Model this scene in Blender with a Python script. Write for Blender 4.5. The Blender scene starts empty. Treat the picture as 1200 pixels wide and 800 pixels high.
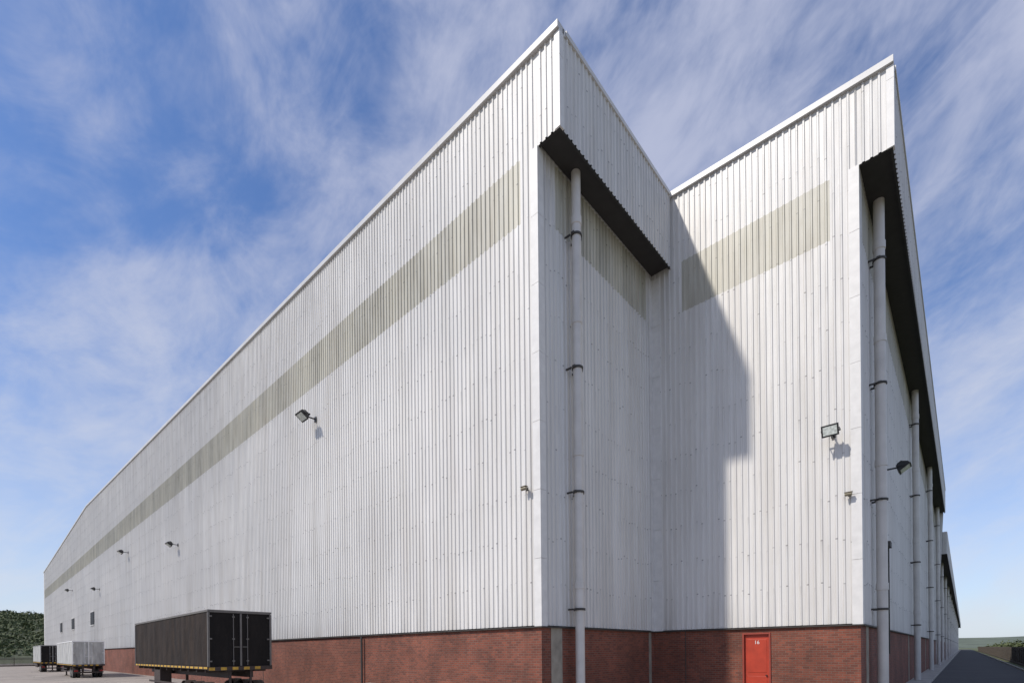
import bpy, math, random
from mathutils import Vector, Matrix, noise
random.seed(7)
S = bpy.context.scene
D = bpy.data

# ------------------------------------------------------------------ helpers
class NT:
    def __init__(s, tree): s.t = tree; s.n = tree.nodes; s.l = tree.links
    def add(s, typ, **kw):
        n = s.n.new(typ)
        for k, v in kw.items(): setattr(n, k, v)
        return n
    def put(s, sock, v):
        if isinstance(v, bpy.types.NodeSocket): s.l.new(v, sock)
        else: sock.default_value = v
    def math(s, op, a, b=0.0, c=None):
        n = s.add('ShaderNodeMath', operation=op); s.put(n.inputs[0], a); s.put(n.inputs[1], b)
        if c is not None: s.put(n.inputs[2], c)
        return n.outputs[0]
    def mix(s, f, a, b, mode='MIX'):
        n = s.add('ShaderNodeMix', data_type='RGBA', blend_type=mode)
        s.put(n.inputs[0], f)
        for i, v in ((6, a), (7, b)):
            if not isinstance(v, bpy.types.NodeSocket): v = (*v, 1) if len(v) == 3 else v
            s.put(n.inputs[i], v)
        return n.outputs[2]
    def noise(s, vec, scale, detail=4, rough=0.55, dist=0.0):
        n = s.add('ShaderNodeTexNoise'); s.put(n.inputs['Vector'], vec)
        n.inputs['Scale'].default_value = scale; n.inputs['Detail'].default_value = detail
        n.inputs['Roughness'].default_value = rough; n.inputs['Distortion'].default_value = dist
        return n.outputs[0]
    def ramp(s, f, lo, hi, a=0.0, b=1.0):
        n = s.add('ShaderNodeMapRange'); s.put(n.inputs[0], f)
        n.inputs[1].default_value = lo; n.inputs[2].default_value = hi
        n.inputs[3].default_value = a; n.inputs[4].default_value = b
        return n.outputs[0]
    def comb(s, x, y, z=0.0):
        n = s.add('ShaderNodeCombineXYZ'); s.put(n.inputs[0], x); s.put(n.inputs[1], y); s.put(n.inputs[2], z)
        return n.outputs[0]
    def sep(s, v):
        n = s.add('ShaderNodeSeparateXYZ'); s.put(n.inputs[0], v); return n.outputs
    def dot(s, v, d):
        n = s.add('ShaderNodeVectorMath', operation='DOT_PRODUCT'); s.put(n.inputs[0], v); n.inputs[1].default_value = tuple(d)
        return n.outputs['Value']

def mat(name):
    m = D.materials.new(name); m.use_nodes = True
    t = NT(m.node_tree); b = m.node_tree.nodes['Principled BSDF']
    return m, t, b

def simple(name, col, rough=0.6, metal=0.0, var=0.12, scale=3.0, bump=0.0):
    m, t, b = mat(name)
    tc = t.add('ShaderNodeTexCoord').outputs['Object']
    n = t.noise(tc, scale, 4)
    f = t.ramp(n, 0.3, 0.7, 1 - var, 1 + var)
    c = t.mix(1.0, col, t.comb(f, f, f), 'MULTIPLY')
    t.put(b.inputs['Base Color'], c)
    b.inputs['Roughness'].default_value = rough; b.inputs['Metallic'].default_value = metal
    if bump:
        bn = t.add('ShaderNodeBump'); bn.inputs['Strength'].default_value = bump; bn.inputs['Distance'].default_value = 0.02
        t.put(bn.inputs['Height'], t.noise(tc, scale * 8, 4)); t.put(b.inputs['Normal'], bn.outputs[0])
    return m

def empty(name):
    e = D.objects.new(name, None); S.collection.objects.link(e); return e

def obj(name, verts, faces, mats, parent=None, mi=None, uvs=None, smooth=False):
    me = D.meshes.new(name); me.from_pydata(verts, [], faces)
    for m in (mats if isinstance(mats, (list, tuple)) else [mats]): me.materials.append(m)
    if mi: me.polygons.foreach_set('material_index', mi)
    if uvs:
        l = me.uv_layers.new(name='UVMap'); flat = []
        for lp in me.loops: flat += list(uvs[lp.vertex_index])
        l.data.foreach_set('uv', flat)
    if smooth: me.polygons.foreach_set('use_smooth', [True] * len(me.polygons))
    me.update()
    o = D.objects.new(name, me); S.collection.objects.link(o)
    if parent: o.parent = parent
    return o

class MB:  # mesh builder
    def __init__(s): s.v = []; s.f = []; s.m = []
    def quad(s, a, b, c, d, mi=0):
        i = len(s.v); s.v += [a, b, c, d]; s.f.append((i, i+1, i+2, i+3)); s.m.append(mi)
    def box(s, x0, x1, y0, y1, z0, z1, mi=0, ch=0.0):
        i = len(s.v)
        s.v += [(x0,y0,z0),(x1,y0,z0),(x1,y1,z0),(x0,y1,z0),(x0,y0,z1),(x1,y0,z1),(x1,y1,z1),(x0,y1,z1)]
        for q in ((3,2,1,0),(4,5,6,7),(0,1,5,4),(1,2,6,5),(2,3,7,6),(3,0,4,7)):
            s.f.append(tuple(i+k for k in q)); s.m.append(mi)
    def lathe(s, c, axis, prof, seg=20, mi=0):
        base = len(s.v)
        for r, h in prof:
            for k in range(seg):
                a = 2*math.pi*k/seg; p, q = r*math.cos(a), r*math.sin(a)
                if axis == 'Z': s.v.append((c[0]+p, c[1]+q, c[2]+h))
                elif axis == 'Y': s.v.append((c[0]+p, c[1]+h, c[2]+q))
                else: s.v.append((c[0]+h, c[1]+p, c[2]+q))
        for j in range(len(prof)-1):
            for k in range(seg):
                a = base+j*seg+k; b = base+j*seg+(k+1) % seg
                s.f.append((a, b, b+seg, a+seg)); s.m.append(mi)
        s.f.append(tuple(base+k for k in range(seg))); s.m.append(mi)
        s.f.append(tuple(base+(len(prof)-1)*seg+k for k in range(seg))); s.m.append(mi)
    def make(s, name, mats, parent=None, bevel=0.0, smooth=False):
        o = obj(name, s.v, s.f, mats, parent, s.m)
        if bevel:
            b = o.modifiers.new('bevel', 'BEVEL'); b.width = bevel; b.segments = 2; b.limit_method = 'ANGLE'
        if smooth:
            o.data.polygons.foreach_set('use_smooth', [True]*len(o.data.polygons))
            try: o.data.set_sharp_from_angle(angle=math.radians(40))
            except Exception: pass
        return o

# ------------------------------------------------------------------ materials
PITCH = 0.23
def cladding(name, col, strip=False):
    m, t, b = mat(name)
    uv = t.add('ShaderNodeUVMap').outputs[0]
    o = t.sep(uv); u, z = o[0], o[1]
    sid = t.math('FLOOR', t.math('DIVIDE', u, PITCH*4))
    wn = t.add('ShaderNodeTexWhiteNoise', noise_dimensions='1D')
    t.put(wn.inputs['W'], sid)
    f1 = t.ramp(wn.outputs[0], 0, 1, 0.965, 1.02) if not strip else t.ramp(wn.outputs[0], 0, 1, 0.84, 1.10)
    st = t.noise(t.comb(t.math('MULTIPLY', u, 5.0), t.math('MULTIPLY', z, 0.20)), 1.0, 4, 0.6)
    f2 = t.ramp(st, 0.35, 0.75, 1.03, 0.88 if not strip else 0.76)
    bl = t.noise(t.comb(t.math('MULTIPLY', u, 0.12), t.math('MULTIPLY', z, 0.14)), 1.0, 2)
    f3 = t.ramp(bl, 0.3, 0.7, 0.95, 1.04)
    wn2 = t.add('ShaderNodeTexWhiteNoise', noise_dimensions='2D')
    uid = t.math('FLOOR', t.math('DIVIDE', u, PITCH))
    wn3 = t.add('ShaderNodeTexWhiteNoise', noise_dimensions='1D'); t.put(wn3.inputs['W'], uid)
    jit = t.math('MULTIPLY', wn3.outputs[0], 0.22)
    zr = t.math('DIVIDE', t.math('ADD', z, jit), 1.55)
    fz = t.math('FRACT', zr)
    at = t.add('ShaderNodeAttribute', attribute_name='crest')
    crest = t.math('GREATER_THAN', at.outputs['Fac'], 0.55)
    dot = t.math('MULTIPLY', crest, t.math('LESS_THAN', fz, 0.028))
    t.put(wn2.inputs['Vector'], t.comb(uid, t.math('FLOOR', zr)))
    dot = t.math('MULTIPLY', dot, t.ramp(wn2.outputs[0], 0.35, 0.9, 0.0, 1.0))
    tail = t.math('MULTIPLY', crest, t.math('POWER', t.ramp(fz, 0.55, 1.0, 0.0, 1.0), 2.0))
    tail = t.math('MULTIPLY', tail, t.math('MULTIPLY', t.math('POWER', wn2.outputs[0], 3.0), 0.18))
    base = t.ramp(z, 3.1, 4.6, 0.12, 0.0)
    base = t.math('MULTIPLY', base, t.ramp(st, 0.35, 0.65))
    # run-off grime below the soffit / verge level
    upd = t.math('MULTIPLY', t.ramp(z, 13.0, 19.5, 0.0, 0.10), t.ramp(st, 0.3, 0.6))
    F = t.math('MULTIPLY', t.math('MULTIPLY', f1, f2), f3)
    F = t.math('MULTIPLY', F, t.math('SUBTRACT', 1.0, t.math('ADD', t.math('ADD', tail, upd), base)))
    F = t.math('MULTIPLY', F, t.math('SUBTRACT', 1.0, t.math('MULTIPLY', dot, 0.60)))
    c = t.mix(1.0, col, t.comb(F, F, F), 'MULTIPLY')
    grime = t.noise(t.comb(t.math('MULTIPLY', u, 1.3), t.math('MULTIPLY', z, 0.09), 5.0), 1.0, 5, 0.62)
    c = t.mix(t.ramp(grime, 0.45, 0.75, 0, 0.34), c, (0.41, 0.365, 0.30))
    if strip:
        pt = t.noise(t.comb(t.math('MULTIPLY', u, 2.2), t.math('MULTIPLY', z, 0.45), 2.0), 1.0, 4, 0.6)
        c = t.mix(t.ramp(pt, 0.40, 0.66, 0, 0.45), c, (0.55, 0.54, 0.48))
    t.put(b.inputs['Base Color'], c)
    t.put(b.inputs['Roughness'], t.ramp(bl, 0.3, 0.7, 0.38, 0.52))
    bp = t.add('ShaderNodeBump'); bp.inputs['Strength'].default_value = 0.5; bp.inputs['Distance'].default_value = 0.02
    t.put(bp.inputs['Height'], t.noise(t.comb(t.math('MULTIPLY', u, 1.6), t.math('MULTIPLY', z, 0.6)), 1.0, 2))
    t.put(b.inputs['Normal'], bp.outputs[0])
    return m
M_CLAD = cladding('white_cladding', (0.70, 0.683, 0.655))
M_STRIP = cladding('translucent_sheeting', (0.50, 0.473, 0.385), True)
M_TRIM = simple('white_flashing', (0.68, 0.665, 0.64), 0.45, var=0.07)
M_CAP = simple('ridge_cap', (0.56, 0.55, 0.535), 0.4, var=0.08, scale=0.8)
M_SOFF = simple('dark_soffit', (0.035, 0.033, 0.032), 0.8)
M_ROOF = simple('roof_sheet', (0.42, 0.42, 0.42), 0.5)
M_PIPE = simple('painted_pipe', (0.60, 0.57, 0.53), 0.4, var=0.09, scale=1.5)
M_CLAMP = simple('dark_clamp', (0.05, 0.045, 0.04), 0.6)
M_BLACK = simple('black_metal', (0.02, 0.02, 0.022), 0.5)
M_CONC = simple('concrete', (0.36, 0.34, 0.30), 0.9, var=0.25, scale=1.2, bump=0.3)
M_PILA = simple('concrete_pilaster', (0.30, 0.27, 0.22), 0.9, var=0.25, scale=2.0)
M_RED = simple('red_door_paint', (0.43, 0.045, 0.018), 0.45, var=0.12)
M_WHITE = simple('white_paint', (0.75, 0.75, 0.74), 0.5, var=0.06)

def brick():
    m, t, b = mat('red_brick')
    uv = t.add('ShaderNodeUVMap').outputs[0]
    br = t.add('ShaderNodeTexBrick'); t.put(br.inputs['Vector'], uv)
    br.inputs['Scale'].default_value = 1.0; br.inputs['Brick Width'].default_value = 0.23
    br.inputs['Row Height'].default_value = 0.085; br.inputs['Mortar Size'].default_value = 0.008
    br.inputs['Mortar Smooth'].default_value = 0.2
    br.inputs['Color1'].default_value = (0.235, 0.068, 0.038, 1); br.inputs['Color2'].default_value = (0.135, 0.043, 0.027, 1)
    br.inputs['Mortar'].default_value = (0.17, 0.115, 0.09, 1)
    n = t.noise(uv, 0.6, 4); f = t.ramp(n, 0.3, 0.7, 0.70, 1.22)
    c = t.mix(1.0, br.outputs[0], t.comb(f, f, f), 'MULTIPLY')
    o = t.sep(uv)
    st = t.noise(t.comb(t.math('MULTIPLY', o[0], 3.0), t.math('MULTIPLY', o[1], 0.4)), 1.0, 4)
    c = t.mix(t.ramp(st, 0.50, 0.78, 0, 0.45), c, (0.07, 0.036, 0.027))
    t.put(b.inputs['Base Color'], c); b.inputs['Roughness'].default_value = 0.85
    bp = t.add('ShaderNodeBump'); bp.inputs['Strength'].default_value = 0.5; bp.inputs['Distance'].default_value = 0.01
    bp.invert = True; t.put(bp.inputs['Height'], br.outputs[1]); t.put(b.inputs['Normal'], bp.outputs[0])
    return m
M_BRICK = brick()

def ground_mat(name, c1, c2, crack=True, sc=0.25):
    m, t, b = mat(name)
    g = t.add('ShaderNodeNewGeometry').outputs['Position']
    n1 = t.noise(g, sc, 5); n2 = t.noise(g, 9.0, 3)
    c = t.mix(t.ramp(n1, 0.35, 0.65), c1, c2)
    f = t.ramp(n2, 0.3, 0.7, 0.8, 1.2); c = t.mix(1.0, c, t.comb(f, f, f), 'MULTIPLY')
    if crack:
        v = t.add('ShaderNodeTexVoronoi', feature='DISTANCE_TO_EDGE'); t.put(v.inputs['Vector'], g); v.inputs['Scale'].default_value = 0.22
        c = t.mix(t.ramp(v.outputs[0], 0.0, 0.012, 0.6, 0.0), c, (0.03, 0.03, 0.03))
        c = t.mix(t.ramp(t.noise(g, 0.8, 3), 0.62, 0.72, 0, 0.5), c, (0.04, 0.037, 0.034))
    t.put(b.inputs['Base Color'], c); b.inputs['Roughness'].default_value = 0.9
    bp = t.add('ShaderNodeBump'); bp.inputs['Strength'].default_value = 0.4; bp.inputs['Distance'].default_value = 0.01
    t.put(bp.inputs['Height'], t.noise(g, 40.0, 2)); t.put(b.inputs['Normal'], bp.outputs[0])
    return m
M_GRASS = ground_mat('dry_grass', (0.06, 0.085, 0.025), (0.11, 0.11, 0.05), False, 0.06)
M_YARD = ground_mat('yard_paving', (0.235, 0.205, 0.18), (0.32, 0.28, 0.24))
M_ASPH = ground_mat('asphalt', (0.045, 0.045, 0.048), (0.065, 0.064, 0.064))
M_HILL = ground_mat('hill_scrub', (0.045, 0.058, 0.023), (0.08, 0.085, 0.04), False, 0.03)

# ------------------------------------------------------------------ warehouse
EYE = 2.3
XA, YA = -10.43, 12.88      # outer wall corner, front block
YB = 21.04                  # set-back gable plane
XB = -2.64                  # side wall, second block
OV = 0.95                   # fascia overhang
XE, XR = -178.0, -106.0     # far end, ridge
ZB = 3.15; ZS0, ZS1 = 17.0, 19.2; ZF = 19.15
YEND = 83.0
def zroof(x):
    return 22.4 + 0.045*(XA+OV-x) if x > XR else 22.4 + 0.045*(XA+OV-XR) - 0.038*(XR-x)

wh = empty('warehouse')

def ribbed(name, parent, plane, pos, a0, a1, zb, zt, out, strip=None, zs=(ZS0, ZS1), depth=0.042):
    us = []
    n = int((a1-a0)/PITCH)+1
    for i in range(n):
        for du, off in ((0, 0), (0.125, 0), (0.15, 1), (0.20, 1), (0.222, 0)):
            u = a0+i*PITCH+du
            if u <= a1: us.append((u, off))
    us.append((a1, 0))
    if strip:
        sn = [a0+round((q-a0)/PITCH)*PITCH+0.06 for q in strip]
        strip = sn
        us += [(strip[0], 0), (strip[1], 0)]; us.sort()
    V, F, MI, UV, CR = [], [], [], [], []
    fz = zt if callable(zt) else (lambda q: zt)
    for u, off in us:
        lv = [zb]
        if strip: lv += [zs[0], zs[1]]
        else: lv += [zb+(fz(u)-zb)*0.4, zb+(fz(u)-zb)*0.7]
        lv.append(fz(u))
        for z in lv:
            p = pos + out*off*depth
            V.append((u, p, z) if plane == 'Y' else (p, u, z)); UV.append((u, z)); CR.append(float(off))
    for i in range(len(us)-1):
        for k in range(3):
            a = i*4+k; F.append((a, a+4, a+5, a+1))
            um = (us[i][0]+us[i+1][0])/2
            MI.append(1 if (strip and k == 1 and strip[0] < um < strip[1]) else 0)
    o = obj(name, V, F, [M_CLAD, M_STRIP], parent, MI, UV)
    at = o.data.attributes.new('crest', 'FLOAT', 'POINT'); at.data.foreach_set('value', CR)
    return o

ribbed('front_gable_cladding', wh, 'Y', YA, XE, XA, ZB, lambda x: zroof(x), -1, strip=(XE+1.5, -11.25))
ribbed('front_gable_overhang', wh, 'Y', YA, XA+0.002, XA+OV, ZF, lambda x: zroof(x), -1)
ribbed('return_wall_cladding', wh, 'X', XA, YA, YB, ZB, ZF+0.6, 1, strip=(13.85, 20.5))
ribbed('return_fascia', wh, 'X', XA+OV, YA, YB, ZF, zroof(XA+OV), 1)
ribbed('second_gable_cladding', wh, 'Y', YB, XA, XB, ZB, lambda x: zroof(x), -1, strip=(-9.14, -3.6))
ribbed('second_gable_overhang', wh, 'Y', YB, XB+0.002, XB+OV+0.04, ZF, lambda x: zroof(x), -1)
ribbed('side_wall_cladding', wh, 'X', XB, YB, YEND, ZB, ZF+0.6, 1, strip=(YB+0.8, YEND-1))
ribbed('side_fascia', wh, 'X', XB+OV+0.04, YB, YEND, ZF, zroof(XB+OV), 1)

# soffits
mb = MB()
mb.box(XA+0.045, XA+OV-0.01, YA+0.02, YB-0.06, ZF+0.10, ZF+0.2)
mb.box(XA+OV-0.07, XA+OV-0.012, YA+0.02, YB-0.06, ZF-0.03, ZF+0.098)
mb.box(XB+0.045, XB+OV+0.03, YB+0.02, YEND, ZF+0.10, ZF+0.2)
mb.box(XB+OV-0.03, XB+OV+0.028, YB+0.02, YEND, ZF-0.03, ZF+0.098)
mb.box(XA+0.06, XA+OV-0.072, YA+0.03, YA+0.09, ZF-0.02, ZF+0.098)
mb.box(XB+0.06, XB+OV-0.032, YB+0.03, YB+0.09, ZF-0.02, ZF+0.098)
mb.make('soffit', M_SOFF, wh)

# roof
mb = MB()
def roofq(x0, x1, y0, y1):
    d = 0.12
    mb.quad((x0,y0,zroof(x0)-d),(x1,y0,zroof(x1)-d),(x1,y1,zroof(x1)-d),(x0,y1,zroof(x0)-d))
roofq(XE, XR, YA+0.02, YEND); roofq(XR, XA+OV-0.05, YA+0.02, YEND); roofq(XA+OV-0.05, XB+OV, YB+0.02, YEND)
mb.make('roof', M_ROOF, wh)
mb = MB()
mb.quad((XE,YEND,0),(XE,YEND,zroof(XE)),(XR,YEND,zroof(XR)),(XR,YEND,0))
mb.quad((XR,YEND,0),(XR,YEND,zroof(XR)),(XB+OV,YEND,zroof(XB+OV)),(XB,YEND,0))
mb.quad((XE,YA,0),(XE,YEND,0),(XE,YEND,zroof(XE)),(XE,YA,zroof(XE)))
mb.make('rear_walls', M_TRIM, wh)

# verge cap and flashings
mb = MB()
def cap(x0, x1, y, h=0.17):
    seg = max(1, int((x1-x0)/6))
    for i in range(seg):
        a = x0+(x1-x0)*i/seg; b = x0+(x1-x0)*(i+1)/seg - 0.008
        za, zb_ = zroof(a), zroof(b)
        k = len(mb.v)
        mb.v += [(a,y-0.14,za-h),(b,y-0.14,zb_-h),(b,y-0.14,zb_+0.05),(a,y-0.14,za+0.05),
                 (a,y+0.3,za-h),(b,y+0.3,zb_-h),(b,y+0.3,zb_+0.05),(a,y+0.3,za+0.05)]
        for q in ((0,1,2,3),(5,4,7,6),(3,2,6,7),(0,4,5,1),(1,5,6,2),(4,0,3,7)):
            mb.f.append(tuple(k+j for j in q)); mb.m.append(0)
cap(XE, XR, YA); cap(XR, XA+OV+0.05, YA); cap(XA+OV+0.06, XB+OV+0.09, YB)
z = zroof(XA+OV); mb.box(XA+OV-0.3, XA+OV+0.075, YA+0.31, YB-0.15, z-0.12, z+0.045)
z = zroof(XB+OV); mb.box(XB+OV-0.3, XB+OV+0.12, YB+0.31, YEND, z-0.12, z+0.045)
mb.make('verge_cap', M_CAP, wh)

mb = MB()
def vflash(x0, x1, y0, y1, z0, z1, step=2.3):
    z = z0
    while z < z1-0.01:
        e = min(z+step, z1); mb.box(x0, x1, y0, y1, z, e-0.012); z = e
vflash(XA-0.26, XA+0.05, YA-0.055, YA-0.002, ZB-0.05, ZF)
vflash(XA-0.0, XA+0.05, YA, YA+0.26, ZB-0.05, ZF)
vflash(XA+OV-0.16, XA+OV+0.05, YA-0.055, YA-0.002, ZF-0.03, zroof(XA+OV)-0.18)
vflash(XA+OV, XA+OV+0.05, YA, YA+0.16, ZF-0.03, zroof(XA+OV)-0.18)
vflash(XB-0.26, XB+0.05, YB-0.055, YB-0.002, ZB-0.05, ZF)
vflash(XB, XB+0.05, YB, YB+0.26, ZB-0.05, ZF)
vflash(XB+OV-0.12, XB+OV+0.09, YB-0.055, YB-0.002, ZF-0.03, zroof(XB+OV)-0.18)
vflash(XB+OV+0.04, XB+OV+0.09, YB, YB+0.16, ZF-0.03, zroof(XB+OV)-0.18)
vflash(XA+0.045, XA+0.42, YB-0.056, YB-0.004, ZB-0.05, ZF-0.1)
vflash(XA+0.004, XA+0.052, YB-0.32, YB-0.06, ZB-0.05, ZF-0.1)
vflash(XE-0.05, XE+1.2, YA-0.055, YA-0.002, ZB, zroof(XE)-0.25)
mb.make('corner_flashing', M_TRIM, wh)
mb = MB()
mb.box(XE, XA+0.07, YA-0.075, YA+0.03, ZB-0.07, ZB-0.03)
mb.box(XA-0.03, XA+0.075, YA+0.031, YB-0.08, ZB-0.07, ZB-0.03)
mb.box(XA-0.03, XB+0.07, YB-0.075, YB+0.03, ZB-0.07, ZB-0.03)
mb.box(XB-0.03, XB+0.075, YB+0.031, YEND, ZB-0.07, ZB-0.03)
mb.make('drip_flashing_shadow_line', M_CLAMP, wh)  # drip trim coloured dark: shadow line under the cladding put into its colour

def brickwall(name, plane, pos, a0, a1, par=wh, holes=()):
    V, F, UV = [], [], []
    segs = []; c = a0
    for h0, h1, hz in holes:
        segs.append((c, h0, 0)); segs.append((h0, h1, hz)); c = h1
    segs.append((c, a1, 0))
    for s0, s1, z0 in segs:
        i = len(V)
        for u, z in ((s0, z0), (s1, z0), (s1, ZB-0.03), (s0, ZB-0.03)):
            V.append((u, pos, z) if plane == 'Y' else (pos, u, z)); UV.append((u, z))
        F.append((i, i+1, i+2, i+3))
    return obj(name, V, F, M_BRICK, par, None, UV)
I = 0.03
DX0, DX1, DZ = -6.61, -5.57, 2.92
brickwall('front_brick_plinth', 'Y', YA+I, XE, XA-I)
brickwall('return_brick_plinth', 'X', XA-I, YA+I, YB+I)
brickwall('second_brick_plinth', 'Y', YB+I, XA-I, XB-I, holes=((DX0, DX1, DZ),))
brickwall('side_brick_plinth', 'X', XB-I, YB+I, YEND)
mb = MB()
mb.box(XA-I-0.1, XA-I+0.012, 13.42, 14.05, 0, ZB-0.075)
mb.box(XA-I-0.1, XA-I+0.012, 20.55, 20.78, 0, ZB-0.075)
for yy in (22.3, 41, 60, 79): mb.box(XB-I-0.1, XB-I+0.012, yy, yy+0.6, 0, ZB-0.075)
mb.make('concrete_pilasters', M_PILA, wh)
mb = MB()
for xx in (-34, -47, -60, -73, -86, -99, -112): mb.box(xx, xx+0.05, YA+I-0.012, YA+I+0.02, 0, ZB-0.08)
mb.box(-9.0, -8.97, YB+I-0.01, YB+I+0.02, 0, ZB-0.08)
mb.make('movement_joints', M_CLAMP, wh)
mb = MB()
mb.lathe((-21.6, YA-0.10, 0), 'Z', [(0.05, 0.0), (0.05, ZB-0.1)], 10)
mb.lathe((XB+0.10, 28.6, 0), 'Z', [(0.03, 2.0), (0.03, 7.2)], 8)
mb.box(XB+0.045, XB+0.2, 28.3, 28.9, 6.9, 7.15)
mb.make('conduit', M_CLAMP, wh, smooth=True)
mb = MB()
mb.box(-21.0, -17.2, YA-0.30, YA-0.02, 0.0, 0.84); 
mb.make('concrete_upstand', M_CONC, wh, bevel=0.02)

# red door
door = empty('door'); door.parent = wh
mb = MB()
yd = YB+I+0.06
mb.box(DX0+0.06, DX1-0.06, yd, yd+0.05, 0.02, DZ-0.07, 0)
mb.box(DX0+0.16, DX1-0.16, yd-0.012, yd-0.001, 0.25, 1.2, 0)
mb.box(DX0+0.16, DX1-0.16, yd-0.012, yd-0.001, 1.35, DZ-0.25, 0)
mb.make('door_leaf', [M_RED], door, bevel=0.006)
mb = MB()
mb.box(DX0, DX0+0.058, YB-0.02, yd+0.06, 0, DZ); mb.box(DX1-0.058, DX1, YB-0.02, yd+0.06, 0, DZ)
mb.box(DX0+0.059, DX1-0.059, YB-0.02, yd+0.06, DZ-0.06, DZ)
mb.make('door_frame', [simple('door_frame_paint', (0.30, 0.05, 0.03), 0.5)], door)
mb = MB(); mb.box(DX1-0.2, DX1-0.14, yd-0.07, yd-0.013, 1.22, 1.26); mb.make('door_handle', [M_BLACK], door)
tx = D.curves.new('door_number', 'FONT'); tx.body = '16'; tx.size = 0.20; tx.align_x = 'CENTER'; tx.extrude = 0.002
to = D.objects.new('door_number', tx); S.collection.objects.link(to); to.location = ((DX0+DX1)/2, yd-0.017, 2.48)
to.rotation_euler = (math.pi/2, 0, 0); tx.materials.append(M_WHITE); to.parent = door

# downpipes
def downpipe(x, y, top, par, r=0.165):
    mb = MB()
    prof = [(r, 0.0)]
    for zj in (4.6, 9.3, 14.0):
        if zj < top-1: prof += [(r, zj-0.14), (r+0.02, zj-0.13), (r+0.02, zj+0.13), (r, zj+0.14)]
    prof += [(r, top-1.9), (r+0.025, top-1.88), (r+0.025, top-1.6), (r, top-1.58), (r, top)]
    mb.lathe((x, y, 0), 'Z', prof, 22)
    o = mb.make('downpipe', [M_PIPE], par, smooth=True)
    mb = MB()
    for zc in (3.75, 7.9, 12.3, 17.0):
        if zc > top-0.5: continue
        mb.lathe((x, y, zc), 'Z', [(r+0.02, -0.04), (r+0.035, -0.035), (r+0.035, 0.035), (r+0.02, 0.04)], 22)
        mb.box(x-0.36, x-0.12, y-0.22, y-0.18, zc-0.03, zc+0.03)
        mb.box(x-0.36, x-0.12, y+0.18, y+0.22, zc-0.03, zc+0.03)
        mb.box(x-0.06, x+0.06, y-0.25, y-r-0.02, zc-0.035, zc+0.035)
        mb.box(x-0.06, x+0.06, y+r+0.02, y+0.25, zc-0.035, zc+0.035)
    mb.make('pipe_clamps', [M_CLAMP], par)
    return o
downpipe(XA+0.36, 14.6, ZF+0.11, wh)
for yy in (23.4, 42.3, 61.2, 79.5): downpipe(XB+0.36, yy, ZF+0.11, wh, 0.18)

mb = MB()
for xc, zc, w, h in ((-101, 8.0, 3.2, 2.0), (-123, 8.1, 3.2, 2.0), (-141, 8.1, 3.0, 2.0)):
    mb.box(xc-w/2, xc+w/2, YA-0.12, YA-0.06, zc-h/2, zc+h/2, 0)
    mb.box(xc-w/2-0.08, xc+w/2+0.08, YA-0.16, YA-0.04, zc+h/2+0.002, zc+h/2+0.1, 1)
    mb.box(xc-w/2-0.08, xc+w/2+0.08, YA-0.16, YA-0.04, zc-h/2-0.1, zc-h/2-0.002, 1)
    for i in range(6):
        zz = zc-h/2+0.2+i*0.3; mb.box(xc-w/2, xc+w/2, YA-0.15, YA-0.121, zz, zz+0.06, 0)
mb.make('louvre_vents', [M_BLACK, M_TRIM], wh)

# second, lower warehouse
w2 = empty('warehouse.001')
z2, zf2 = 16.8, 14.0; Y2, Y3 = YEND+0.06, 430.0
XC = -1.5
ribbed('side_wall_cladding', w2, 'X', XB, Y2, Y3, ZB, zf2+0.5, 1, strip=(Y2+1, Y3-1), zs=(11.9, 13.8))
ribbed('side_fascia', w2, 'X', XC, Y2, Y3, zf2, z2, 1)
ribbed('gable_overhang', w2, 'Y', Y2, XB-1, XC, zf2, z2, -1)
mb = MB(); mb.box(XB+0.05, XC-0.02, Y2+0.05, Y3, zf2+0.3, zf2+0.4); mb.box(XC-0.06, XC-0.02, Y2+0.05, Y3, zf2+0.01, zf2+0.29)
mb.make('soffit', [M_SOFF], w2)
mb = MB(); mb.quad((XB-60,Y2,z2+2.6),(XC,Y2,z2-0.02),(XC,Y3,z2-0.02),(XB-60,Y3,z2+2.6)); mb.make('roof', [M_ROOF], w2)
mb = MB(); mb.quad((XB-60,Y3,0),(XB,Y3,0),(XB,Y3,z2),(XB-60,Y3,z2+2.6)); mb.quad((XB-60,Y2,0),(XB-60,Y3,0),(XB-60,Y3,z2+2.6),(XB-60,Y2,z2+2.6)); mb.make('rear_walls', [M_TRIM], w2)
brickwall('side_brick_plinth', 'X', XB-I, Y2, Y3, w2)
for k in range(14): downpipe(XB+0.36, 94+k*19.0, zf2+0.3, w2, 0.18)

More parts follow.
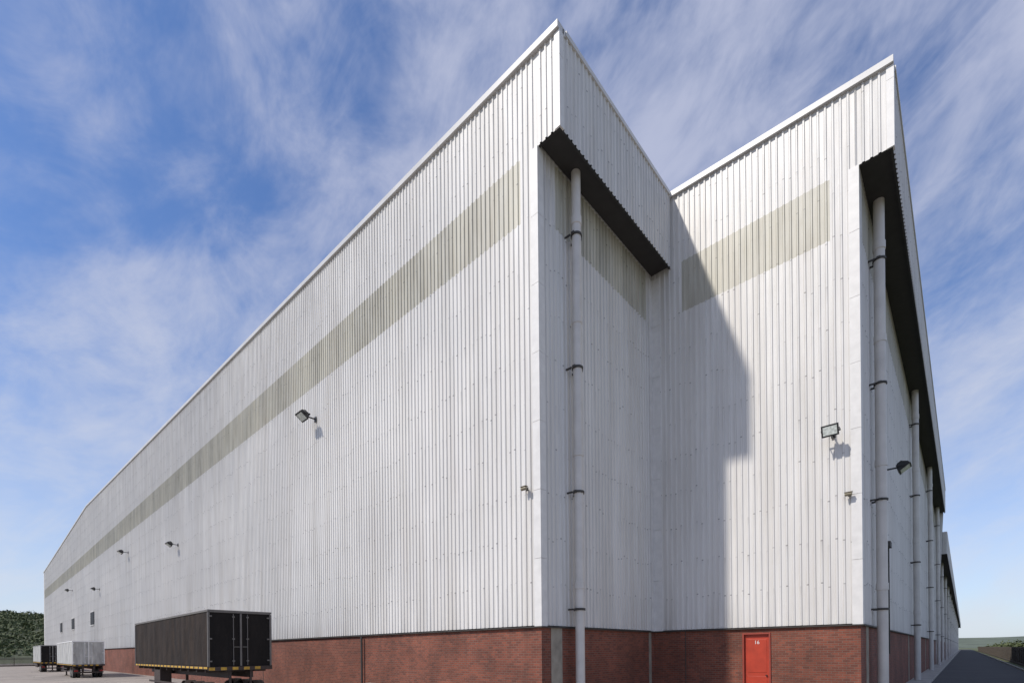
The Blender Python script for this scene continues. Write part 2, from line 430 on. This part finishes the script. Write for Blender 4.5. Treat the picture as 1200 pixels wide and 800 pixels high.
# ------------------------------------------------------------------ floodlights
M_GLASS = simple('floodlight_glass', (0.62, 0.66, 0.62), 0.12, var=0.3, scale=9)
def floodlight(loc, rotz, tilt=35, s=1.0):
    e = empty('floodlight'); e.location = loc; e.rotation_euler = (0, 0, rotz); e.scale = (s, s, s)
    mb = MB()
    mb.box(-0.09, 0.09, -0.03, 0.0, -0.12, 0.12); mb.box(-0.025, 0.025, -0.42, -0.031, -0.025, 0.025)
    mb.box(-0.31, 0.31, -0.45, -0.421, -0.03, 0.03)
    mb.box(-0.33, -0.311, -0.72, -0.42, -0.03, 0.03); mb.box(0.311, 0.33, -0.72, -0.42, -0.03, 0.03)
    mb.make('bracket', [M_BLACK], e)
    M = Matrix.Translation((0, -0.62, 0)) @ Matrix.Rotation(math.radians(tilt), 4, 'X')
    fr = [(-0.30, -0.12, -0.22), (0.30, -0.12, -0.22), (0.30, -0.12, 0.22), (-0.30, -0.12, 0.22)]
    md = [(-0.29, 0.0, -0.21), (0.29, 0.0, -0.21), (0.29, 0.0, 0.21), (-0.29, 0.0, 0.21)]
    bk = [(-0.16, 0.17, -0.10), (0.16, 0.17, -0.10), (0.16, 0.17, 0.10), (-0.16, 0.17, 0.10)]
    V = [tuple(M @ Vector(p)) for p in fr+md+bk]; F = [(0,1,2,3), (8,11,10,9)]
    for a in (0, 4):
        for k in range(4): F.append((a+k, a+(k+1) % 4, a+4+(k+1) % 4, a+4+k))
    o = obj('housing', V, F, [M_BLACK], e); bv = o.modifiers.new('b', 'BEVEL'); bv.width = 0.012; bv.segments = 2
    mb = MB(); mb.box(-0.25, 0.25, -0.135, -0.123, -0.17, 0.17)
    mb.v = [tuple(M @ Vector(p)) for p in mb.v]; mb.make('lens', [M_GLASS], e)
    mb = MB(); 
    for i in range(7): mb.box(-0.15+i*0.047, -0.14+i*0.047, 0.172, 0.21, -0.09, 0.09)
    mb.v = [tuple(M @ Vector(p)) for p in mb.v]; mb.make('fins', [M_BLACK], e)
    return e
floodlight((-26.2, YA-0.04, 15.1), 0, 55, 1.15)
floodlight((-53.2, YA-0.04, 12.3), 0, 55, 1.1)
floodlight((-74.5, YA-0.04, 14.6), 0, 55, 1.2)
floodlight((-94.5, YA-0.04, 12.0), 0, 55, 1.2)
floodlight((-123.5, YA-0.04, 14.4), 0, 55, 1.3)
floodlight((-3.42, YB-0.04, 9.95), 0, 20, 0.85)
floodlight((XB+0.04, 27.6, 10.2), math.pi/2, 55, 1.1)
def small_cam(loc, rz):
    e = empty('security_camera'); e.location = loc; e.rotation_euler = (0, 0, rz)
    mb = MB(); mb.box(-0.05, 0.05, -0.02, 0, -0.06, 0.06); mb.box(-0.015, 0.015, -0.16, -0.021, -0.015, 0.015)
    mb.make('mount', [M_CLAMP], e)
    mb = MB(); mb.lathe((0, -0.17, -0.02), 'X', [(0.045, -0.12), (0.06, -0.11), (0.06, 0.08), (0.05, 0.1)], 14)
    mb.box(-0.13, 0.12, -0.235, -0.105, 0.042, 0.055); mb.make('camera_body', [simple('cam_grey', (0.22, 0.19, 0.13), 0.5)], e, smooth=True)
small_cam((-10.95, YA-0.06, 7.8), 0); small_cam((-2.95, YB-0.06, 7.7), 0)
# ------------------------------------------------------------------ trailers
M_TYRE = simple('tyre_rubber', (0.022, 0.021, 0.02), 0.85)
M_RIM = simple('steel_rim', (0.28, 0.27, 0.25), 0.5, 0.3)
M_CHAS = simple('chassis_paint', (0.05, 0.035, 0.03), 0.7)
M_YEL = simple('yellow_marking', (0.50, 0.30, 0.04), 0.6, var=0.3, scale=6)
M_TAIL = simple('tail_lens', (0.35, 0.01, 0.008), 0.3)
def tarp(name, c1, c2):
    m, t, b = mat(name); g = t.add('ShaderNodeTexCoord').outputs['Object']; o = t.sep(g)
    st = t.noise(t.comb(t.math('MULTIPLY', o[0], 1.5), t.math('MULTIPLY', o[1], 1.5), t.math('MULTIPLY', o[2], 0.4)), 1.6, 6, 0.65)
    c = t.mix(t.ramp(st, 0.35, 0.68), c1, c2); t.put(b.inputs['Base Color'], c); b.inputs['Roughness'].default_value = 0.75
    b.inputs['Specular IOR Level'].default_value = 0.25
    bp = t.add('ShaderNodeBump'); bp.inputs['Strength'].default_value = 0.6; bp.inputs['Distance'].default_value = 0.05
    t.put(bp.inputs['Height'], t.noise(g, 2.5, 4)); t.put(b.inputs['Normal'], bp.outputs[0]); return m
M_TARP = tarp('dark_tarpaulin', (0.012, 0.008, 0.006), (0.038, 0.025, 0.017))
M_TARPE = tarp('dark_door_panel', (0.007, 0.006, 0.006), (0.016, 0.013, 0.012))
M_GREYT = tarp('weathered_white_panel', (0.30, 0.30, 0.29), (0.55, 0.55, 0.53))
M_FRAME = simple('aluminium_frame', (0.30, 0.30, 0.29), 0.5, 0.2)
M_DFRAME = simple('dark_frame', (0.15, 0.14, 0.13), 0.6, 0.1)

def trailer(X0, Y0, L, zt, zb, side, end, frame, W=2.5, nax=3, posts=True):
    e = empty('semi_trailer'); e.location = (X0, Y0, 0)
    mb = MB(); n = int(L/0.3); V = []; F = []
    for sgn, yy in ((-1, 0.03), (1, W-0.03)):
        b0 = len(V)
        for i in range(n*2+1):
            x = -0.08-(L-0.16)*i/(n*2); r = 0.008*math.sin(i*0.9)+0.014*math.sin(i*0.33)+random.uniform(-0.004, 0.004)
            for j, z in enumerate((zb+0.14, zb+0.5, (zb+zt)/2, zt-0.35, zt-0.1)):
                k = (0.3, 1, 1.3, 1, 0.2)[j]; V.append((x, yy+sgn*(r*k), z))
        for i in range(n*2):
            for j in range(4):
                a = b0+i*5+j; F.append((a, a+5, a+6, a+1))
    obj('curtain_sides', V, F, [side], e, smooth=True)
    mb.box(-L+0.02, -0.03, 0.06, W-0.06, zb+0.1, zt-0.04); mb.make('box_body', [end], e)
    mb = MB()
    for yy in (0.0, W-0.07):
        mb.box(-L, 0, yy, yy+0.07, zt-0.09, zt)
    mb.box(-0.08, 0, 0.071, W-0.071, zt-0.11, zt-0.002); mb.box(-L, -L+0.08, 0.071, W-0.071, zt-0.11, zt-0.002)
    for xx in (-0.08, -L):
        for yy in (0.0, W-0.08): mb.box(xx, xx+0.08, yy+0.002, yy+0.078, zb+0.1, zt-0.112)
    if posts:
        for k in range(1, 5):
            xx = -L*k/5; mb.box(xx-0.02, xx+0.02, 0.0, 0.02, zb+0.12, zt-0.112)
    mb.make('top_rails_and_posts', [frame], e, bevel=0.008)
    mb = MB()
    for yy in (0.95, W-1.0): mb.lathe((0.035, yy, 0), 'Z', [(0.016, zb+0.15), (0.016, zt-0.15)], 8)
    mb.box(-0.03, 0.012, W/2-0.035, W/2+0.035, zb+0.12, zt-0.12)
    for yy in (0.10, 0.95, W-1.0, W-0.16):
        for zz in (zb+0.3, (zb+zt)/2, zt-0.3): mb.box(0.0, 0.045, yy-0.04, yy+0.05, zz, zz+0.06)
    mb.box(0.03, 0.06, 0.95, 1.2, zb+0.9, zb+0.93); mb.box(0.03, 0.06, 1.3, W-1.0, zb+0.9, zb+0.93)
    mb.make('door_gear', [frame], e)
    mb = MB()
    mb.box(-L, 0.0, -0.02, 0.05, zb, zb+0.12, 1); mb.box(-L, 0.0, W-0.05, W+0.02, zb, zb+0.12, 1)
    x = 0.0
    while x < L-0.5: mb.box(-x-0.45, -x, -0.026, -0.021, zb+0.02, zb+0.10, 2); x += 0.62
    mb.box(0.0, 0.05, 0, W, zb-0.06, zb+0.1, 1)
    x = 0.02
    while x < W-0.3: mb.box(0.051, 0.056, x, x+0.22, zb-0.04, zb+0.08, 2); x += 0.44
    for yy in (0.75, W-0.9):
        mb.box(-L+0.3, -0.05, yy, yy+0.14, zb-0.38, zb-0.005, 0)
    for k in range(int(L/1.2)): mb.box(-0.6-k*1.2, -0.52-k*1.2, 0.06, W-0.06, zb-0.14, zb-0.006, 0)
    mb.box(-0.12, 0.0, 0.1, W-0.1, 0.50, 0.62, 0)
    for yy in (0.8, W-0.9): mb.box(-0.1, -0.03, yy, yy+0.08, 0.62, zb-0.07, 0)
    for yy in (0.12, W-0.42): mb.box(0.001, 0.03, yy, yy+0.3, 0.66, 0.78, 3)
    for yy in (0.5, W-0.62):
        mb.box(-L+2.6, -L+2.72, yy, yy+0.12, 0.08, zb-0.01, 0); mb.box(-L+2.5, -L+2.82, yy-0.08, yy+0.2, 0, 0.08, 0)
    mb.box(-L+4.0, -L+5.2, 0.1, 0.6, 0.62, zb-0.16, 0)
    mb.box(-L+3.2, -4.7, 0.03, 0.07, 0.85, 0.95, 1); mb.box(-L+3.2, -4.7, 0.03, 0.07, 0.6, 0.7, 1)
    mb.make('chassis', [M_CHAS, M_CHAS, M_YEL, M_TAIL], e)
    mb = MB(); R = 0.51
    for k in range(nax):
        xc = -1.05-k*1.3
        for yc, d in ((0.08, 1), (W-0.08, -1)):
            for o2 in (0, 0.33):
                y0 = yc+d*o2
                p = [(R-0.12, 0), (R-0.03, d*0.015), (R, d*0.06), (R, d*0.22), (R-0.03, d*0.265), (R-0.12, d*0.28)]
                mb.lathe((xc, y0, R), 'Y', p, 24, 0)
            mb.lathe((xc, yc, R), 'Y', [(0.33, -d*0.004), (0.30, d*0.05), (0.15, d*0.07), (0.14, -d*0.02), (0.09, -d*0.04)], 20, 1)
        mb.lathe((xc, 0.3, R), 'Y', [(0.07, 0), (0.07, W-0.6)], 10, 2)
        for yc in (0.06, W-0.5):
            for j in range(8):
                a0 = math.pi*(0.08+0.84*j/8); a1 = math.pi*(0.08+0.84*(j+1)/8); r = R+0.09
                mb.quad((xc+r*math.cos(a0), yc, R+r*math.sin(a0)), (xc+r*math.cos(a1), yc, R+r*math.sin(a1)),
                        (xc+r*math.cos(a1), yc+0.44, R+r*math.sin(a1)), (xc+r*math.cos(a0), yc+0.44, R+r*math.sin(a0)), 2)
    mb.make('wheels', [M_TYRE, M_RIM, M_CHAS], e, smooth=True)
    return e
trailer(-22.55, 6.43, 13.2, 4.1, 1.66, M_TARP, M_TARPE, M_DFRAME, posts=False)
trailer(-64.9, 6.67, 13.0, 3.7, 1.25, M_GREYT, M_GREYT, M_WHITE, nax=2)
trailer(-93.0, 6.3, 12.0, 3.7, 1.25, M_GREYT, M_TARPE, M_FRAME, nax=2)

# ------------------------------------------------------------------ ground
mb = MB(); mb.quad((-3000,-3000,0),(3000,-3000,0),(3000,3000,0),(-3000,3000,0)); mb.make('ground', [M_GRASS])
mb = MB(); mb.quad((-200,-70,0.004),(40,-70,0.004),(40,YB,0.004),(-200,YB,0.004)); mb.make('yard', [M_YARD])
mb = MB(); mb.quad((-2.6,YB,0.008),(4.0,YB,0.008),(4.0,520,0.008),(-2.6,520,0.008)); mb.make('road', [M_ASPH])
mb = MB(); mb.box(XB-0.02, XB+1.1, YB+0.1, 420, 0.0, 0.12)
mb.make('concrete_apron', [M_CONC], bevel=0.02)
mb = MB()
y = YB
while y < 300: mb.box(4.0, 4.15, y, y+0.98, 0.0, 0.13); y += 1.0
mb.make('kerb', [M_CONC])

M_FEN = simple('weathered_fence', (0.085, 0.072, 0.06), 0.85, var=0.3)
def fence(name, p0, p1, h, step=0.17, w=0.085):
    e_v = Vector((p1[0]-p0[0], p1[1]-p0[1])); L = e_v.length; e_v.normalize(); nx, ny = -e_v.y, e_v.x
    mb = MB()
    def bx(a, b, z0, z1, t0, t1):
        P = [(p0[0]+e_v.x*q+nx*t, p0[1]+e_v.y*q+ny*t) for q, t in ((a,t0),(b,t0),(b,t1),(a,t1))]
        i = len(mb.v); mb.v += [(x,y,z0) for x,y in P]+[(x,y,z1) for x,y in P]
        for q in ((0,1,5,4),(1,2,6,5),(2,3,7,6),(3,0,4,7),(4,5,6,7)): mb.f.append(tuple(i+k for k in q)); mb.m.append(0)
    s = 0
    while s < L: bx(s, s+w, 0.03, h+random.uniform(-0.03, 0.03), 0, 0.02); s += step
    s = 0
    while s < L: bx(s, s+0.1, 0, h+0.05, 0.05, 0.15); s += 3.0
    for z in (0.4, h-0.4): bx(0, L, z, z+0.06, 0.021, 0.05)
    bx(0, L, 0, 0.25, -0.02, 0.2)
    return mb.make(name, [M_FEN])
fence('palisade_fence', (5.1, 24), (5.1, 330), 2.15)
fence('palisade_fence.001', (-150, -60), (-150, 30), 1.9)

# ------------------------------------------------------------------ hills, banks and trees
def hill(name, x0, x1, y0, y1, nx, ny, hf, m):
    V = []; F = []
    for i in range(nx+1):
        for j in range(ny+1):
            x = x0+(x1-x0)*i/nx; y = y0+(y1-y0)*j/ny; V.append((x, y, hf(x, y)))
    for i in range(nx):
        for j in range(ny):
            a = i*(ny+1)+j; F.append((a, a+ny+1, a+ny+2, a+1))
    return obj(name, V, F, [m], smooth=True)
def ss(a, b, x): t = max(0, min(1, (x-a)/(b-a))); return t*t*(3-2*t)
def h1(x, y):
    n = noise.noise(Vector((x*0.004, y*0.004, 0)))
    n2 = noise.noise(Vector((x*0.015, y*0.015, 3)))
    return (46+12*n+5*n2)*ss(-380, -760, x)*ss(-1000, -850, y)*ss(900, 750, y)-0.5
hill('hill', -380, -1300, -1000, 900, 80, 150, h1, M_HILL)
def h2(x, y):
    return (20+14*noise.noise(Vector((x*0.0020, 7, 0)))+5*noise.noise(Vector((x*0.012, 2, 0))))*ss(900, 1300, y)-1
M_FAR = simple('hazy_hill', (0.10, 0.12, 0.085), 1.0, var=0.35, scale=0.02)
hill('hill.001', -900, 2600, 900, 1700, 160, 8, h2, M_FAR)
def hb(x, y):   # grassy bank behind the kerb
    b = ss(5.2, 9.0, x)*ss(24, 34, y)*ss(420, 380, y)*(1.35+0.5*noise.noise(Vector((x*0.2, y*0.06, 1))))*ss(60, 30, x)
    return b+0.10*noise.noise(Vector((x*0.9, y*0.7, 5)))*min(1, b)-0.02
hill('grass_bank', 4.16, 60, 22, 430, 40, 260, hb, M_GRASS)

def leaf_mat(name, a, b_):
    m, t, b = mat(name); g = t.add('ShaderNodeNewGeometry')
    wn = t.noise(g.outputs['Position'], 0.05, 3)
    c = t.mix(t.ramp(wn, 0.35, 0.65), a, b_)
    c = t.mix(t.math('MULTIPLY', g.outputs['Random Per Island'], 0.5), c, (0.10, 0.11, 0.05))
    t.put(b.inputs['Base Color'], c); b.inputs['Roughness'].default_value = 0.8; return m
M_LEAF = leaf_mat('foliage', (0.04, 0.065, 0.02), (0.09, 0.11, 0.04))
def tree_mass(name, pts, nf, rr, ls, flat=0.7):
    V = []; F = []
    for (x, y, z) in pts:
        r = random.uniform(*rr); h = r*random.uniform(flat, flat+0.4)
        for _ in range(nf):
            d = Vector((random.gauss(0,1), random.gauss(0,1), random.gauss(0,1))).normalized()*random.uniform(0.55, 1.08)
            c = Vector((x+d.x*r, y+d.y*r, z+h*0.8+d.z*h)); s = random.uniform(*ls)
            a = Vector((random.gauss(0,1), random.gauss(0,1), random.gauss(0,0.5))).normalized()*s
            bb = a.cross(Vector((random.gauss(0,1), random.gauss(0,1), random.gauss(0,1))).normalized())
            i = len(V); V += [tuple(c+a), tuple(c+bb), tuple(c-a), tuple(c-bb)]; F.append((i, i+1, i+2, i+3))
    return obj(name, V, F, [M_LEAF])
pts = []
for _ in range(3000):
    x = random.uniform(-820, -420); y = random.uniform(-160, 110); pts.append((x, y, h1(x, y)-0.6))
tree_mass('hillside_trees', pts, 22, (1.8, 4.4), (0.5, 1.2), 0.55)
pts = []
for _ in range(320):
    y = random.uniform(120, 900); x = 12+random.random()**1.3*y*0.32; pts.append((x, y, 0))
for _ in range(110):
    y = random.uniform(40, 330); x = random.uniform(6.6, 12); pts.append((x, y, hb(x, y)-0.3))
tree_mass('roadside_shrubs', pts, 60, (0.7, 1.7), (0.12, 0.38))

# ------------------------------------------------------------------ sun, sky
ld = Vector((3.22, 8.16, -9.2))
sun = D.lights.new('sun', 'SUN'); sun.energy = 3.6; sun.angle = math.radians(1.8); sun.color = (1.0, 0.94, 0.86)
so = D.objects.new('sun', sun); S.collection.objects.link(so); so.rotation_euler = ld.to_track_quat('-Z', 'Y').to_euler()
so.location = (-30, -60, 90)
w = D.worlds.new('World'); S.world = w; w.use_nodes = True
t = NT(w.node_tree); bg = w.node_tree.nodes['Background']
sky = t.add('ShaderNodeTexSky', sky_type='NISHITA'); sky.sun_disc = False
sky.sun_elevation = math.asin(9.2/ld.length); sky.sun_rotation = math.atan2(-3.22, -8.16)
sky.air_density = 1.0; sky.dust_density = 0.7; sky.ozone_density = 2.2
skyc = t.mix(1.0, sky.outputs[0], (0.92, 1.12, 1.45), 'MULTIPLY')
tc = t.add('ShaderNodeTexCoord').outputs['Generated']
R_ = Vector((0.7379, 0.6752, 0)); F_ = Vector((-0.6749, 0.7376, 0)); U_ = Vector((0, 0, 1))
a1 = (R_*0.80+U_*0.60).normalized(); a2 = (U_*0.80-R_*0.60).normalized()
p1 = t.dot(tc, a1); p2 = t.dot(tc, a2); p3 = t.dot(tc, F_)
nA = t.noise(t.comb(t.math('MULTIPLY', p1, 1.0), t.math('MULTIPLY', p2, 1.7), t.math('MULTIPLY', p3, 1.2)), 1.9, 6, 0.58, 0.4)
nB = t.noise(t.comb(t.math('MULTIPLY', p1, 2.8), t.math('MULTIPLY', p2, 5.0), t.math('MULTIPLY', p3, 1.8)), 2.6, 6, 0.64, 0.5)
nC = t.noise(t.comb(p1, t.math('MULTIPLY', p2, 1.6), p3), 11.0, 4, 0.6, 0.3)
cl = t.math('ADD', t.math('MULTIPLY', nA, 0.56), t.math('ADD', t.math('MULTIPLY', nB, 0.28), t.math('MULTIPLY', nC, 0.16)))
clear = t.dot(tc, (R_*-0.66+F_*0.62+U_*0.85).normalized())
cl = t.math('SUBTRACT', cl, t.ramp(clear, 0.86, 1.0, 0.0, 0.09))
right = t.dot(tc, (R_*0.35+F_*0.6+U_*0.75).normalized())
cl = t.math('ADD', cl, t.ramp(right, 0.75, 1.0, 0.0, 0.05))
sx = t.add('ShaderNodeMapRange'); sx.interpolation_type = 'SMOOTHSTEP'; t.put(sx.inputs[0], cl)
sx.inputs[1].default_value = 0.37; sx.inputs[2].default_value = 0.62
o = t.sep(tc)
hz = t.ramp(o[2], 0.0, 0.50, 0.66, 0.0)
cv = t.math('MULTIPLY', sx.outputs[0], 0.80)
cov = t.math('SUBTRACT', 1.0, t.math('MULTIPLY', t.math('SUBTRACT', 1.0, cv), t.math('SUBTRACT', 1.0, hz)))
ccol = t.mix(t.ramp(o[2], 0.0, 0.65), (6.3, 6.7, 7.4), (4.9, 5.2, 6.6))
col = t.mix(cov, skyc, ccol)
t.put(bg.inputs[0], col); bg.inputs[1].default_value = 0.112

# ------------------------------------------------------------------ camera
cam = D.cameras.new('camera'); co = D.objects.new('camera', cam); S.collection.objects.link(co); S.camera = co
cam.sensor_width = 36; cam.lens = 17.37; cam.shift_y = 0.3017; cam.clip_end = 9000; cam.clip_start = 0.1
th = math.atan2(0.6749, 0.7376)
co.matrix_world = Matrix.Translation((0, 0, EYE)) @ Matrix.Rotation(th, 4, 'Z') @ Matrix.Rotation(math.pi/2, 4, 'X') @ Matrix.Rotation(-0.0096, 4, 'Z')
S.view_settings.view_transform = 'Standard'; S.view_settings.look = 'None'; S.view_settings.exposure = 0
